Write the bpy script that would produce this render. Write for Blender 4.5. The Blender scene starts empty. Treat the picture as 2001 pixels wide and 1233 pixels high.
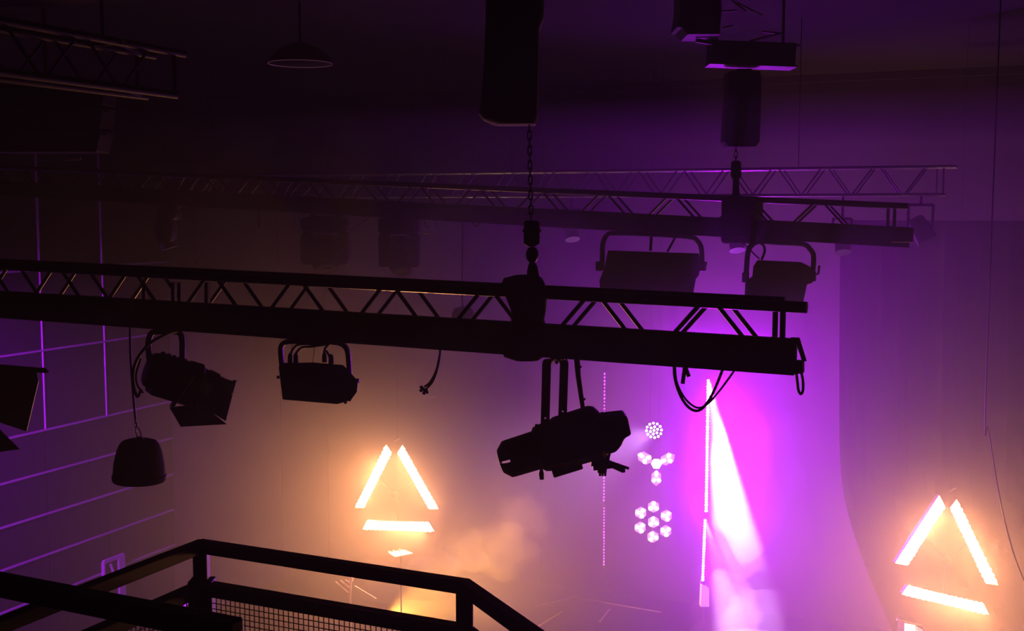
import bpy, math, random
from mathutils import Vector, Matrix, noise
random.seed(7)
R = math.radians
S = bpy.context.scene
COL = S.collection

# ------------------------------------------------------------------ camera model
# World axes follow the room: +x along the trusses, +y away towards the stage back wall, +z up.
TH = R(23.5)
FPX = 2290.0
PITCH = math.atan(211.5 / FPX)
CAM = Vector((0, 0, 6.9))
AX_R = Vector((math.cos(TH), math.sin(TH), 0))
AX_H = Vector((-math.sin(TH), math.cos(TH), 0))
UP = Vector((0, 0, 1))
AX_F = AX_H * math.cos(PITCH) - UP * math.sin(PITCH)
AX_U = AX_H * math.sin(PITCH) + UP * math.cos(PITCH)


def ray(px, py):
    return AX_F + AX_R * ((px - 1000.5) / FPX) - AX_U * ((py - 616.5) / FPX)


def atD(px, py, D):
    d = ray(px, py)
    return CAM + d * (D / d.y)


def atT(px, py, T):
    d = ray(px, py)
    return CAM + d * (T / d.x)


def atZ(px, py, z):
    d = ray(px, py)
    return CAM + d * ((z - CAM.z) / d.z)


def atY(px, py, Y):
    return CAM + ray(px, py) * Y


def depth(p):
    return (Vector(p) - CAM).dot(AX_F)


class Fr:
    """A place in the room: P(px, py, away) gives points at that distance (plus away metres)."""

    def __init__(self, px, py, D):
        self.o = atD(px, py, D)
        self.Y = depth(self.o)
        self.s = self.Y / FPX

    def P(self, px, py, dy=0.0):
        return atY(px, py, self.Y + dy)


cam_d = bpy.data.cameras.new('camera')
cam = bpy.data.objects.new('camera', cam_d)
COL.objects.link(cam)
cam.location = CAM
cam.rotation_euler = (math.pi / 2 - PITCH, 0, TH)
cam_d.sensor_width = 36
cam_d.lens = FPX * 36 / 2001
cam_d.clip_start = 0.05
S.camera = cam

# ------------------------------------------------------------------ materials


def pm(name, base, rough=0.5, metal=0.0, var=0.25, scale=12.0, bump=0.05, spec=0.5, emit=None, estr=0.0):
    m = bpy.data.materials.new(name)
    m.use_nodes = True
    nt = m.node_tree
    b = nt.nodes['Principled BSDF']
    tc = nt.nodes.new('ShaderNodeTexCoord')
    n = nt.nodes.new('ShaderNodeTexNoise')
    n.inputs['Scale'].default_value = scale
    n.inputs['Detail'].default_value = 4
    nt.links.new(tc.outputs['Object'], n.inputs['Vector'])
    mx = nt.nodes.new('ShaderNodeMix')
    mx.data_type = 'RGBA'
    lo = [c * (1 - var) for c in base]
    hi = [min(1, c * (1 + var)) for c in base]
    mx.inputs[6].default_value = (*lo, 1)
    mx.inputs[7].default_value = (*hi, 1)
    nt.links.new(n.outputs['Fac'], mx.inputs[0])
    nt.links.new(mx.outputs[2], b.inputs['Base Color'])
    b.inputs['Roughness'].default_value = rough
    b.inputs['Metallic'].default_value = metal
    b.inputs['Specular IOR Level'].default_value = spec
    if bump:
        bp = nt.nodes.new('ShaderNodeBump')
        bp.inputs['Strength'].default_value = bump
        bp.inputs['Distance'].default_value = 0.01
        nt.links.new(n.outputs['Fac'], bp.inputs['Height'])
        nt.links.new(bp.outputs['Normal'], b.inputs['Normal'])
    if emit:
        b.inputs['Emission Color'].default_value = (*emit, 1)
        b.inputs['Emission Strength'].default_value = estr
        try:
            m.cycles.emission_sampling = 'NONE'
        except Exception:
            pass
    return m


WARM = (1.0, 0.36, 0.12)
PURP = (0.50, 0.0005, 1.0)
MAGE = (0.85, 0.10, 1.0)
M = dict(
    black=pm('black_powder_coat', (.008, .007, .008), .5, spec=.3),
    truss=pm('black_truss_paint', (.012, .011, .014), .35),
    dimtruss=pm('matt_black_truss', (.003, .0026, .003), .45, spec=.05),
    alu=pm('bare_aluminium', (.42, .41, .40), .32, 1.0),
    steel=pm('dull_steel', (.20, .20, .21), .4, 1.0),
    matt=pm('matt_black_plastic', (.007, .006, .007), .85, spec=.08),
    cloth=pm('black_cloth', (.010, .009, .010), .9, bump=.3, scale=40),
    rubber=pm('black_cable_rubber', (.010, .010, .011), .5),
    wall=pm('dark_wall_paint', (.034, .028, .031), .9, scale=3, spec=.15),
    panel=pm('dark_acoustic_panel', (.030, .022, .024), .9, scale=60, bump=.2),
    batten=pm('pale_metal_batten', (.82, .80, .82), .35, .15),
    dark=pm('black_house_wall', (.008, .007, .008), .9),
    floor=pm('dark_floor', (.02, .018, .018), .55, scale=4),
    stagef=pm('stage_deck', (.025, .022, .023), .6, scale=5, spec=.12),
    ceil=pm('dark_ceiling', (.005, .0045, .0045), .9, scale=3),
    curtain=pm('dark_curtain', (.006, .005, .006), .95, scale=30, bump=.2),
    rail=pm('dark_rail_paint', (.014, .011, .011), .5),
    white=pm('white_paper', (.80, .78, .74), .6, var=.05),
    cream=pm('pale_metal', (.6, .55, .5), .4, .6),
    added_glow=pm('pale_reflector_added_glow', (.7, .6, .62), .4, var=.05, emit=(.9, .32, .5), estr=.06),  # faint pink emission stands in for stage light caught inside the shade
    enamel=pm('white_enamel', (.88, .86, .88), .35, var=.05),
    warm_led=pm('warm_led', (.9, .8, .7), .3, emit=(1.0, .62, .30), estr=9.0),
    warm_lens=pm('warm_led_lens', (.9, .8, .7), .3, emit=(1.0, .66, .34), estr=14.0),
    pink_led=pm('pink_white_led', (.9, .8, .9), .3, emit=(1.0, .72, 1.0), estr=6.0),
    blinder=pm('white_led', (.9, .85, .9), .3, emit=(1.0, .82, 1.0), estr=4.0),
    dim_led=pm('violet_led', (.5, .2, .6), .3, emit=(.75, .06, 1.0), estr=3.0),
    cup=pm('pale_lamp_cup', (.6, .45, .55), .35, var=.1, emit=(1.0, .55, .9), estr=.5),
    sign=pm('magenta_indicator', (.5, .1, .6), .4, emit=(.55, .0, .9), estr=1.3),
)

# ------------------------------------------------------------------ mesh building


def ortho(a):
    a = a.normalized()
    t = Vector((0, 0, 1)) if abs(a.z) < .9 else Vector((1, 0, 0))
    x = t.cross(a).normalized()
    return x, a.cross(x).normalized(), a


class MB:
    def __init__(self):
        self.v, self.f = [], []

    def add(self, vs, fs):
        b = len(self.v)
        self.v += [Vector(p) for p in vs]
        self.f += [tuple(b + i for i in q) for q in fs]
        return self

    def box(self, c, sx, sy, sz, ax=None):
        ax = ax or (Vector((1, 0, 0)), Vector((0, 1, 0)), UP)
        c = Vector(c)
        vs = [c + ax[0] * (sx / 2 * i) + ax[1] * (sy / 2 * j) + ax[2] * (sz / 2 * k)
              for i in (-1, 1) for j in (-1, 1) for k in (-1, 1)]
        return self.add(vs, [(0, 1, 3, 2), (4, 6, 7, 5), (0, 4, 5, 1), (2, 3, 7, 6), (0, 2, 6, 4), (1, 5, 7, 3)])

    def bar(self, a, b, w, h, up=None):
        a, b = Vector(a), Vector(b)
        d = b - a
        z = d.normalized()
        up = (up or UP)
        x = up.cross(z)
        if x.length < 1e-4:
            x = AX_R.copy()
        x.normalize()
        y = z.cross(x)
        return self.box((a + b) / 2, w, h, d.length, (x, y, z))

    def tube(self, pts, r, n=8, closed=False):
        pts = [Vector(p) for p in pts]
        m = len(pts)
        vs = []
        px = None
        for i, p in enumerate(pts):
            if closed:
                t = pts[(i + 1) % m] - pts[i - 1]
            else:
                t = pts[min(i + 1, m - 1)] - pts[max(i - 1, 0)]
            t.normalize()
            if px is None:
                px = ortho(t)[0]
            px = px - t * px.dot(t)
            px.normalize()
            py = t.cross(px)
            rr = r[i] if isinstance(r, (list, tuple)) else r
            vs += [p + (px * math.cos(2 * math.pi * k / n) + py * math.sin(2 * math.pi * k / n)) * rr for k in range(n)]
        fs = []
        for i in range(m if closed else m - 1):
            j = (i + 1) % m
            for k in range(n):
                l = (k + 1) % n
                fs.append((i * n + k, i * n + l, j * n + l, j * n + k))
        if not closed:
            fs.append(tuple(reversed(range(n))))
            fs.append(tuple((m - 1) * n + k for k in range(n)))
        return self.add(vs, fs)

    def lathe(self, o, axis, prof, n=24, skip=None, xdir=None):
        x, y, a = ortho(Vector(axis))
        if xdir is not None:
            x = (xdir - a * xdir.dot(a)).normalized()
            y = a.cross(x)
        o = Vector(o)
        vs, fs = [], []
        for s, r in prof:
            vs += [o + a * s + (x * math.cos(2 * math.pi * k / n) + y * math.sin(2 * math.pi * k / n)) * max(r, 1e-4) for k in range(n)]
        for i in range(len(prof) - 1):
            for k in range(n):
                if skip and skip(i, k):
                    continue
                l = (k + 1) % n
                fs.append((i * n + k, i * n + l, (i + 1) * n + l, (i + 1) * n + k))
        if prof[0][1] > 1e-3:
            fs.append(tuple(reversed(range(n))))
        if prof[-1][1] > 1e-3:
            fs.append(tuple((len(prof) - 1) * n + k for k in range(n)))
        return self.add(vs, fs)

    def prism(self, pts, ext):
        pts = [Vector(p) for p in pts]
        n = len(pts)
        ext = Vector(ext)
        vs = pts + [p + ext for p in pts]
        fs = [tuple(range(n)), tuple(reversed(range(n, 2 * n)))]
        fs += [(i, n + i, n + (i + 1) % n, (i + 1) % n) for i in range(n)]
        return self.add(vs, fs)

    def loft(self, secs):
        n = len(secs[0])
        vs = [p for s in secs for p in s]
        fs = []
        for i in range(len(secs) - 1):
            for k in range(n):
                l = (k + 1) % n
                fs.append((i * n + k, i * n + l, (i + 1) * n + l, (i + 1) * n + k))
        fs.append(tuple(reversed(range(n))))
        fs.append(tuple((len(secs) - 1) * n + k for k in range(n)))
        return self.add(vs, fs)

    def ball(self, c, rx, ry=None, rz=None, ax=None, nu=16, nv=10, p=1.0, jig=0.0, jf=4.0):
        ry = ry or rx
        rz = rz or rx
        ax = ax or (AX_R, AX_H, UP)
        c = Vector(c)

        def sp(v):
            return math.copysign(abs(v) ** p, v)
        vs = [c + ax[2] * rz]
        for i in range(1, nv):
            ph = math.pi * i / nv
            for k in range(nu):
                t = 2 * math.pi * k / nu
                q = c + ax[0] * (rx * sp(math.sin(ph)) * sp(math.cos(t))) + ax[1] * (ry * sp(math.sin(ph)) * sp(math.sin(t))) + ax[2] * (rz * sp(math.cos(ph)))
                if jig:
                    q = q + (q - c).normalized() * (jig * noise.noise(q * jf))
                vs.append(q)
        vs.append(c - ax[2] * rz)
        fs = [(0, 1 + k, 1 + (k + 1) % nu) for k in range(nu)]
        for i in range(nv - 2):
            for k in range(nu):
                a, b = 1 + i * nu, 1 + (i + 1) * nu
                l = (k + 1) % nu
                fs.append((a + k, b + k, b + l, a + l))
        e = len(vs) - 1
        a = 1 + (nv - 2) * nu
        fs += [(e, a + (k + 1) % nu, a + k) for k in range(nu)]
        return self.add(vs, fs)

    def build(self, name, mat, parent=None, smooth=False, bevel=0.0):
        top = parent
        while top is not None and top.parent is not None:
            top = top.parent
        mi = Matrix.Identity(4)
        if top is not None:
            mi = (Matrix.Translation(top.location) @ top.rotation_euler.to_matrix().to_4x4()).inverted()
        me = bpy.data.meshes.new(name)
        vs = [mi @ p for p in self.v]
        loc = Vector((0, 0, 0))
        if parent is None:
            loc = sum(vs, Vector()) / len(vs)
            vs = [p - loc for p in vs]
        me.from_pydata([tuple(p) for p in vs], [], self.f)
        me.update()
        import bmesh
        bm = bmesh.new()
        bm.from_mesh(me)
        bmesh.ops.recalc_face_normals(bm, faces=bm.faces)
        bm.to_mesh(me)
        bm.free()
        me.materials.append(M[mat] if isinstance(mat, str) else mat)
        if smooth:
            for p in me.polygons:
                p.use_smooth = True
            try:
                me.set_sharp_from_angle(angle=R(35))
            except Exception:
                pass
        o = bpy.data.objects.new(name, me)
        COL.objects.link(o)
        o.location = loc
        if parent is not None:
            o.parent = parent
        if bevel:
            b = o.modifiers.new('bevel', 'BEVEL')
            b.width = bevel
            b.segments = 2
            b.limit_method = 'ANGLE'
        return o


def thing(name, label, cat, loc, group=None):
    o = bpy.data.objects.new(name, None)
    COL.objects.link(o)
    o.location = Vector(loc)
    o.rotation_euler = (0, 0, TH)
    o.empty_display_size = .1
    o['label'] = label
    o['category'] = cat
    if group:
        o['group'] = group
    return o


def tag(o, label, cat, group=None, kind=None):
    o['label'] = label
    o['category'] = cat
    if group:
        o['group'] = group
    if kind:
        o['kind'] = kind
    return o


def struct(o):
    o['kind'] = 'structure'
    return o


def smooth_path(pts, k=6):
    pts = [Vector(p) for p in pts]
    out = []
    for i in range(len(pts) - 1):
        p0, p1, p2, p3 = pts[max(i - 1, 0)], pts[i], pts[i + 1], pts[min(i + 2, len(pts) - 1)]
        for j in range(k):
            t = j / k
            out.append(.5 * ((2 * p1) + (p2 - p0) * t + (2 * p0 - 5 * p1 + 4 * p2 - p3) * t * t + (3 * p1 - p0 - 3 * p2 + p3) * t ** 3))
    out.append(pts[-1])
    return out


def rrect(c, hx, hy, r, ax, n=4):
    """rounded rectangle section"""
    out = []
    for sx, sy, a0 in ((1, 1, 0), (-1, 1, 90), (-1, -1, 180), (1, -1, 270)):
        for k in range(n + 1):
            a = R(a0 + 90 * k / n)
            out.append(c + ax[0] * (sx * (hx - r) + r * math.cos(a)) + ax[1] * (sy * (hy - r) + r * math.sin(a)))
    return out


def lamp(name, kind, loc, energy, color, target=None, **kw):
    d = bpy.data.lights.new(name, kind)
    d.energy = energy
    d.color = color
    for k, v in kw.items():
        setattr(d, k, v)
    o = bpy.data.objects.new(name, d)
    COL.objects.link(o)
    o.location = Vector(loc)
    if target is not None:
        o.rotation_euler = (Vector(target) - Vector(loc)).to_track_quat('-Z', 'Y').to_euler()
    return o


# ------------------------------------------------------------------ the room
BACK, LEFT, CEIL, STAGE = 16.0, -13.4, 8.64, 1.25
RIGHT = 9.0
NEAR = -2.0


def wall_box(name, lo, hi, mat):
    lo, hi = Vector(lo), Vector(hi)
    s = hi - lo
    return struct(MB().box((lo + hi) / 2, s.x, s.y, s.z).build(name, mat))


wall_box('wall_back', (LEFT - .2, BACK, 0), (RIGHT + .2, BACK + .2, CEIL), 'wall')
wall_box('wall_left', (LEFT - .2, NEAR, 0), (LEFT, BACK, CEIL), 'wall')
wall_box('wall_right', (RIGHT, NEAR, 0), (RIGHT + .2, BACK, CEIL), 'dark')
wall_box('wall_front', (LEFT - .2, NEAR - .2, 0), (RIGHT + .2, NEAR, CEIL), 'dark')
wall_box('ceiling', (LEFT - .2, NEAR - .2, CEIL), (RIGHT + .2, BACK + .2, CEIL + .2), 'ceil')
wall_box('floor', (LEFT - .2, NEAR - .2, -.2), (RIGHT + .2, BACK + .2, 0), 'floor')
wall_box('floor_stage', (-10.2, 10.0, 0), (RIGHT, BACK, STAGE), 'stagef')

# left wall: grid of acoustic panels between pale battens
zl = [atT(82, y, LEFT).z for y in (684, 840, 923, 1005, 1085)]
zl = [zl[0] + (zl[0] - zl[1])] + zl + [zl[-1] - (zl[3] - zl[4])]
dl = [atT(82, 760, LEFT).y, atT(203, 760, LEFT).y]
step = dl[1] - dl[0]
dgrid = [dl[0] - step * k for k in range(3, 0, -1)] + dl + [BACK - .02]
tn = 1
for i, z in enumerate(zl):
    o = MB().bar((LEFT + .045, dgrid[0], z), (LEFT + .045, BACK - .03, z), .03, .028).build('trim_%d' % tn, 'batten')
    struct(o)
    tn += 1
for d in dgrid[:-1]:
    o = MB().bar((LEFT + .04, d, zl[2]), (LEFT + .04, d, CEIL - .4), .03, .03).build('trim_%d' % tn, 'batten')
    struct(o)
    tn += 1
for i in range(len(zl) - 1):
    for j in range(len(dgrid) - 1):
        a, b = dgrid[j], dgrid[j + 1]
        struct(MB().box((LEFT + .02, (a + b) / 2, (zl[i] + zl[i + 1]) / 2), .04, (b - a) - .03, zl[i] - zl[i + 1] - .03).build('wall_left_panel', 'panel', None, bevel=.006))
# seams of the back wall and its cornice
for x in (550, 640, 1056):
    p = atD(x, 900, BACK)
    struct(MB().box((p.x, BACK - .012, 4.2), .025, .024, 8.2).build('trim_%d' % tn, 'wall'))
    tn += 1
struct(MB().box((0, BACK - .03, CEIL - .05), 18, .06, .10).build('trim_%d' % tn, 'wall'))

# side curtain on the right of the stage; its left edge swings out towards the floor
edge = [(1643, 430), (1641, 560), (1640, 760), (1642, 900), (1657, 1000), (1689, 1100), (1735, 1210), (1790, 1320)]
CD = 13.2
rows = []
for (x, y) in smooth_path([Vector((x, y, 0)) for x, y in edge], 4) and [(v.x, v.y) for v in smooth_path([Vector((x, y, 0)) for x, y in edge], 4)]:
    p = atD(x, y, CD)
    row = []
    for k in range(121):
        t = k / 120
        X = p.x + (RIGHT - .05 - p.x) * t
        row.append(Vector((X, CD + .05 * math.sin(X * 11) * min(1, t * 10) + .02 * math.sin(X * 29 + 1), p.z)))
    rows.append(row)
mb = MB()
n = 121
mb.v = [p for r_ in rows for p in r_]
mb.f = [(i * n + k, i * n + k + 1, (i + 1) * n + k + 1, (i + 1) * n + k) for i in range(len(rows) - 1) for k in range(n - 1)]
o = mb.build('stage_curtain', 'curtain', smooth=True)
sm = o.modifiers.new('thick', 'SOLIDIFY')
sm.thickness = .015
tag(o, 'dark pleated stage curtain at right, its edge sweeping out towards the floor', 'curtain')

# ------------------------------------------------------------------ trusses


def truss(root, A, axis, length, side, h, dep, sp, phase, mat, r=.025, rb=.010, back_short=0.0, posts=True, bmat=None, low_short=.09):
    bmat = bmat or mat
    """A: front top chord end; axis points along the truss from that end; side points to the back face."""
    axis, side = axis.normalized(), side.normalized()
    for back in (0, 1):
        for low in (0, 1):
            st = A + side * dep * back - UP * h * low + axis * ((back_short if back else 0) if not low else low_short)
            MB().tube([st, A + side * dep * back - UP * h * low + axis * length], r, 12).build('chord', mat, root, True)
    nb = int((length - phase) / sp) + 1
    for back in (0, 1):
        for k in range(nb):
            pk = A + side * dep * back + axis * (phase + sp * k)
            for sg in (-1, 1):
                q0 = pk + axis * (sg * .03)
                q1 = pk + axis * (sg * (sp / 2 - .02)) - UP * h
                if (q1 - A).dot(axis) < .02 or (q1 - A).dot(axis) > length:
                    continue
                MB().tube([q0, q1], rb, 8).build('brace', bmat, root, True)
    # flat lacing between the front and back chords
    for low in (0, 1):
        m = MB()
        k = 0
        s = .12
        while s + sp < length:
            a = A - UP * h * low + axis * s + side * (0 if k % 2 else dep)
            b = A - UP * h * low + axis * (s + sp) + side * (dep if k % 2 else 0)
            m.tube([a, b], rb * .8, 6)
            s += sp
            k += 1
        m.build('lacing', bmat, root, True)
    if posts:
        for back in (0, 1):
            q = A + side * dep * back + axis * (.17 if back else .10)
            MB().tube([q, q - UP * h], rb * 1.25, 8).build('end_post', mat, root, True)


LEFTV = Vector((-1, 0, 0))
BACKV = Vector((0, 1, 0))
# front truss
D1 = 5.0
A1 = atD(1577, 601, D1)
h1 = A1.z - atD(1560, 716, D1).z
pk = [atD(x, 590, D1).x for x in (580, 765, 960, 1165, 1385)]
sp1 = (pk[4] - pk[0]) / 4
X1 = atD(0, 519, D1) - A1
ft = thing('lighting_truss', 'nearest black box truss crossing the whole view, lamps hung beneath', 'truss', A1)
truss(ft, A1, X1, 7.6, BACKV, h1, .20, sp1, A1.x - pk[4], 'truss', back_short=.13)


def wireway(r0, r1, l0, l1, D, parent, ext):
    """black cable trough along the lower half: top and bottom pixels at its right and left"""
    rt, rb_, lt, lb = (atD(*p, D) for p in (r0, r1, l0, l1))
    lt, lb = lt + (lt - rt).normalized() * ext, lb + (lb - rb_).normalized() * ext
    hgt = (rt - rb_).length * .5 + (lt - lb).length * .5
    a, b = (rt + rb_) / 2, (lt + lb) / 2
    MB().bar(a, b, .05, hgt).build('wireway', 'truss', parent, bevel=.004)
    dn = UP * (hgt / 2)
    MB().bar(a - dn - BACKV * .015, b - dn - BACKV * .015, .09, .006).build('wireway_lip', 'truss', parent)


wireway((1556, 660), (1556, 731), (0, 569), (0, 617), D1 - .035, ft, 2.2)
P = lambda x, y, d=D1 - .07: atD(x, y, d)
MB().prism([P(1545, 659), P(1562, 660), P(1576, 706), P(1567, 706), P(1556, 672), P(1556, 730), P(1545, 728)], (0, .008, 0)).build('end_plate', 'steel', ft)
MB().prism([P(1553, 706), P(1568, 706), P(1568, 730), P(1553, 731)], (0, .05, 0)).build('end_socket', 'black', ft)
# middle struts seen behind the wireway at left
for x in (283, 340, 352, 405):
    a, b = atD(x, 552, D1 + .1), atD(x, 590, D1 + .1)
    MB().bar(a, b - UP * .02, .022, .022).build('strut', 'truss', ft)

# second truss
D2 = 9.5
A2 = atD(1775, 403, D2)
h2 = A2.z - atD(1770, 468, D2).z
st = thing('lighting_truss', 'middle black box truss behind the nearest one, carrying moving heads', 'truss', A2)
X2 = atD(560, 351, D2) - A2
truss(st, A2, X2, 11.5, BACKV, h2, .22, .60, A2.x - atD(1600, 395, D2).x, 'truss', back_short=.05)
zt, zb = atD(1700, 440, D2 - .04).z, atD(1700, 476, D2 - .04).z
E2 = atD(1778, 460, D2 - .04).x
wireway((1778, 444), (1778, 483), (560, 382), (560, 413), D2 - .035, st, 6.5)
MB().box((E2 - .05, D2 - .1, (zt + zb) / 2 - .0), .16, .09, (zt - zb) * .8).build('end_socket', 'black', st, bevel=.01)
MB().box((atD(1445, 425, D2).x, D2 + .1, A2.z - h2 * .45), .28, .34, h2 + .12).build('hoist_clamp', 'cloth', st, bevel=.03)

# third truss, bare metal, near the back wall
D3 = 11.0
A3 = atD(1868, 325, D3)
h3 = A3.z - atD(1868, 380, D3).z
tt = thing('lighting_truss', 'thin bare metal truss high at the back, catching warm light', 'truss', A3)
truss(tt, A3, LEFTV, 8.6, BACKV, h3, .24, .45, .22, 'alu', r=.014, rb=.007, bmat='steel')

# side truss running into depth, upper left
T4 = -5.0
A4 = atT(420, 92, T4)
st4 = thing('lighting_truss', 'dark truss running away into the upper left corner', 'truss', A4)
a0 = atT(300, 160 - 88, T4)
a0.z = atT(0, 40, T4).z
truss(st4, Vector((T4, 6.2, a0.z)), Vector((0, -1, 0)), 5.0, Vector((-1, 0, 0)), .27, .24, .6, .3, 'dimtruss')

for y_ in (1.8, 5.6):
    q = Vector((T4 - .12, y_, a0.z))
    MB().tube([q - UP * .02, Vector((q.x, q.y, CEIL - .004))], .012, 8).build('drop_rod', 'black', st4)
    MB().bar(q - Vector((.16, 0, 0)), q + Vector((.16, 0, 0)), .04, .03).build('hanger', 'black', st4)
for x_ in (420, 1000, 1560):
    q = atD(x_, 335, D3 + .12)
    q.z = A3.z
    MB().tube([q, Vector((q.x, q.y, CEIL - .004))], .004, 6).build('drop_wire', 'black', tt)

# ------------------------------------------------------------------ chain hoists


def link_loop(c, ax, w, l, nrm, r, mb):
    """one stadium-shaped chain link"""
    pts = []
    for k in range(12):
        a = 2 * math.pi * k / 12
        pts.append(c + ax * (math.sin(a) * w + (0)) + nrm * 0 + UP * (math.cos(a) * w + math.copysign(l - w, math.cos(a))))
    mb.tube(pts, r, 6, closed=True)


def chain(top, bot, pitch, w, r, name, parent, mat='steel'):
    mb = MB()
    d = bot - top
    n_ = int(d.length / pitch)
    for k in range(n_ + 1):
        c = top + d * ((k + .5) / (n_ + 1))
        link_loop(c, AX_R if k % 2 else AX_H, w, d.length / (n_ + 1) * .66, AX_H, r, mb)
    return mb.build(name, mat, parent, True)


fr = Fr(1000, 200, D1 + .1)
h = thing('chain_hoist', 'big black chain hoist bag hanging at top centre of the view', 'hoist', fr.P(1000, 245))
secs = []
for xl, xr, y, dd in ((950, 1063, -60, .14), (950, 1062, 40, .14), (949, 1053, 62, .135), (946, 1052, 140, .135), (940, 1051, 205, .13), (937, 1050, 224, .125), (944, 1050, 234, .12), (966, 1047, 244, .09)):
    c = fr.P((xl + xr) / 2, y)
    hx = (xr - xl) / 2 * fr.s
    secs.append(rrect(c, hx, dd, min(hx, dd) * .35, (AX_R, AX_H)))
MB().loft(secs).build('chain_bag', 'cloth', h, True)
MB().tube([fr.P(1004, -60), fr.P(1004, -110), Vector((fr.P(1004, -110).x, fr.P(1004, -110).y, CEIL))], .03, 10).build('top_mount', 'black', h)
chain(fr.P(1034, 243), fr.P(1038, 432), .036, .0085, .0035, 'chain', h, 'black')
hb = MB()
hb.loft([rrect(fr.P(1039, y), hw * fr.s, .03, .012, (AX_R, AX_H)) for y, hw in ((431, 11), (434, 15), (450, 15.5), (470, 15.5), (477, 15), (481, 8))])
hb = hb.build('hook_block', 'black', h, True)
MB().tube([fr.P(1021, 451), fr.P(1057, 451)], .008, 8).build('pin', 'steel', hb)
mb = MB()
mb.ball(fr.P(1040, 498), 12.5 * fr.s, .028, 17 * fr.s, nu=14, nv=10)
mb.build('swivel_hook', 'black', h, True)
sl = MB()
sl.loft([rrect(fr.P(x, y), hw * fr.s, hd, .012, (AX_R, AX_H)) for x, y, hw, hd in ((1040, 512, 5, .02), (1041, 520, 9, .03), (1041, 532, 11, .05), (1042, 548, 12, .09), (1043, 566, 13, .13))])
sl.build('sling', 'cloth', h, True)

# black cloth tied round the truss under the hoist
w = MB()
fw = Fr(1028, 620, D1 + .08)
w.loft([[p + (p - fw.P(x, y)).normalized() * (.014 * noise.noise(p * 14)) for p in rrect(fw.P(x, y), hw * fw.s, .19, .05, (AX_R, AX_H), 6)]
        for x, y, hw in ((1030, 541, 22), (1022, 547, 38), (1022, 556, 42), (1028, 575, 40), (1032, 600, 34), (1031, 618, 31), (1032, 640, 35), (1027, 665, 40), (1024, 682, 41), (1023, 690, 37), (1028, 696, 24))])
tag(w.build('truss_wrap', 'cloth', smooth=True), 'lumpy black cloth tied round the nearest truss below the hook', 'wrap')

# second hoist
fr = Fr(1447, 210, D2 + .1)
h = thing('chain_hoist', 'hazy dark chain hoist above the middle truss, upper right', 'hoist', fr.P(1447, 285))
MB().loft([rrect(fr.P(x, y), hw * fr.s, .13, .04, (AX_R, AX_H)) for x, y, hw in ((1450, 142, 30), (1450, 150, 33), (1450, 200, 33), (1447, 250, 34), (1446, 278, 34), (1446, 288, 27))]).build('chain_bag', 'cloth', h, True)
MB().loft([rrect(fr.P(1452, y), 15 * fr.s, .07, .02, (AX_R, AX_H)) for y in (136, 150)]).build('motor', 'black', h, True)
chain(fr.P(1438, 286), fr.P(1438, 318), .05, .012, .004, 'chain', h)
MB().loft([rrect(fr.P(1438, y), hw * fr.s, .03, .012, (AX_R, AX_H)) for y, hw in ((314, 5), (318, 9), (343, 10), (350, 6), (352, 5), (372, 6), (396, 8))]).build('hook_block', 'black', h, True)
beam = thing('hoist_beam', 'short dark beam above the hazy chain hoist', 'beam', fr.P(1467, 107))
MB().bar(fr.P(1384, 104), fr.P(1550, 110), .20, .19).build('web', 'black', beam, bevel=.01)
MB().bar(fr.P(1382, 127), fr.P(1551, 133), .26, .012).build('flange', 'steel', beam)
for x in (1400, 1530):
    q = fr.P(x, 90)
    MB().tube([q, Vector((q.x, q.y, CEIL))], .012, 8).build('drop_rod', 'steel', beam)
# zigzag of a short bright truss piece above it
zz = thing('roof_brace', 'fine metal zigzag brace under the roof, upper right', 'brace', fr.P(1480, 70))
for a, b in (((1412, 55), (1432, 50)), ((1465, 80), (1527, 65)), ((1527, 65), (1490, 62)), ((1470, 82), (1566, 88)), ((1566, 88), (1540, 94)), ((1430, 0), (1458, 22)), ((1390, 24), (1440, 20)), ((1440, 5), (1490, 30))):
    MB().tube([fr.P(*a), fr.P(*b)], .008, 6).build('rod', 'alu', zz)
sp = thing('ceiling_speaker', 'black speaker box hung at the top edge, right of centre', 'speaker', fr.P(1355, 70))
MB().loft([rrect(fr.P(x, y, -.3), hw * fr.s, .2, .02, (AX_R, AX_H)) for x, y, hw in ((1362, -40, 36), (1362, 30, 39), (1358, 60, 40), (1362, 62, 36), (1368, 74, 30))]).build('cabinet', 'black', sp)
MB().bar(fr.P(1360, 79, -.3), fr.P(1392, 84, -.3), .03, .03).build('bracket', 'steel', sp)

# dark line-array speaker upper left
fr = Fr(110, 230, 8.0)
sp = thing('hung_speaker', 'almost black speaker hung in the dark upper left corner', 'speaker', fr.P(110, 300))
for k in range(3):
    y0 = 162 + 46 * k
    b = MB().prism([fr.P(-20, y0), fr.P(206 - 4 * k, y0), fr.P(200 - 6 * k, y0 + 43), fr.P(-20, y0 + 43)], AX_H * .35).build('cabinet', 'black', sp, bevel=.01)
    MB().bar(fr.P(206 - 4 * k, y0 + 6), fr.P(218 - 4 * k, y0 + 8), .015, .03).build('fly_pin', 'steel', b)
MB().bar(fr.P(128, 312), fr.P(158, 310), .015, .02).build('handle', 'cream', sp)
q = fr.P(90, 165)
MB().tube([q, Vector((q.x, q.y, CEIL - .004))], .02, 8).build('rod', 'black', sp)

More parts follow.
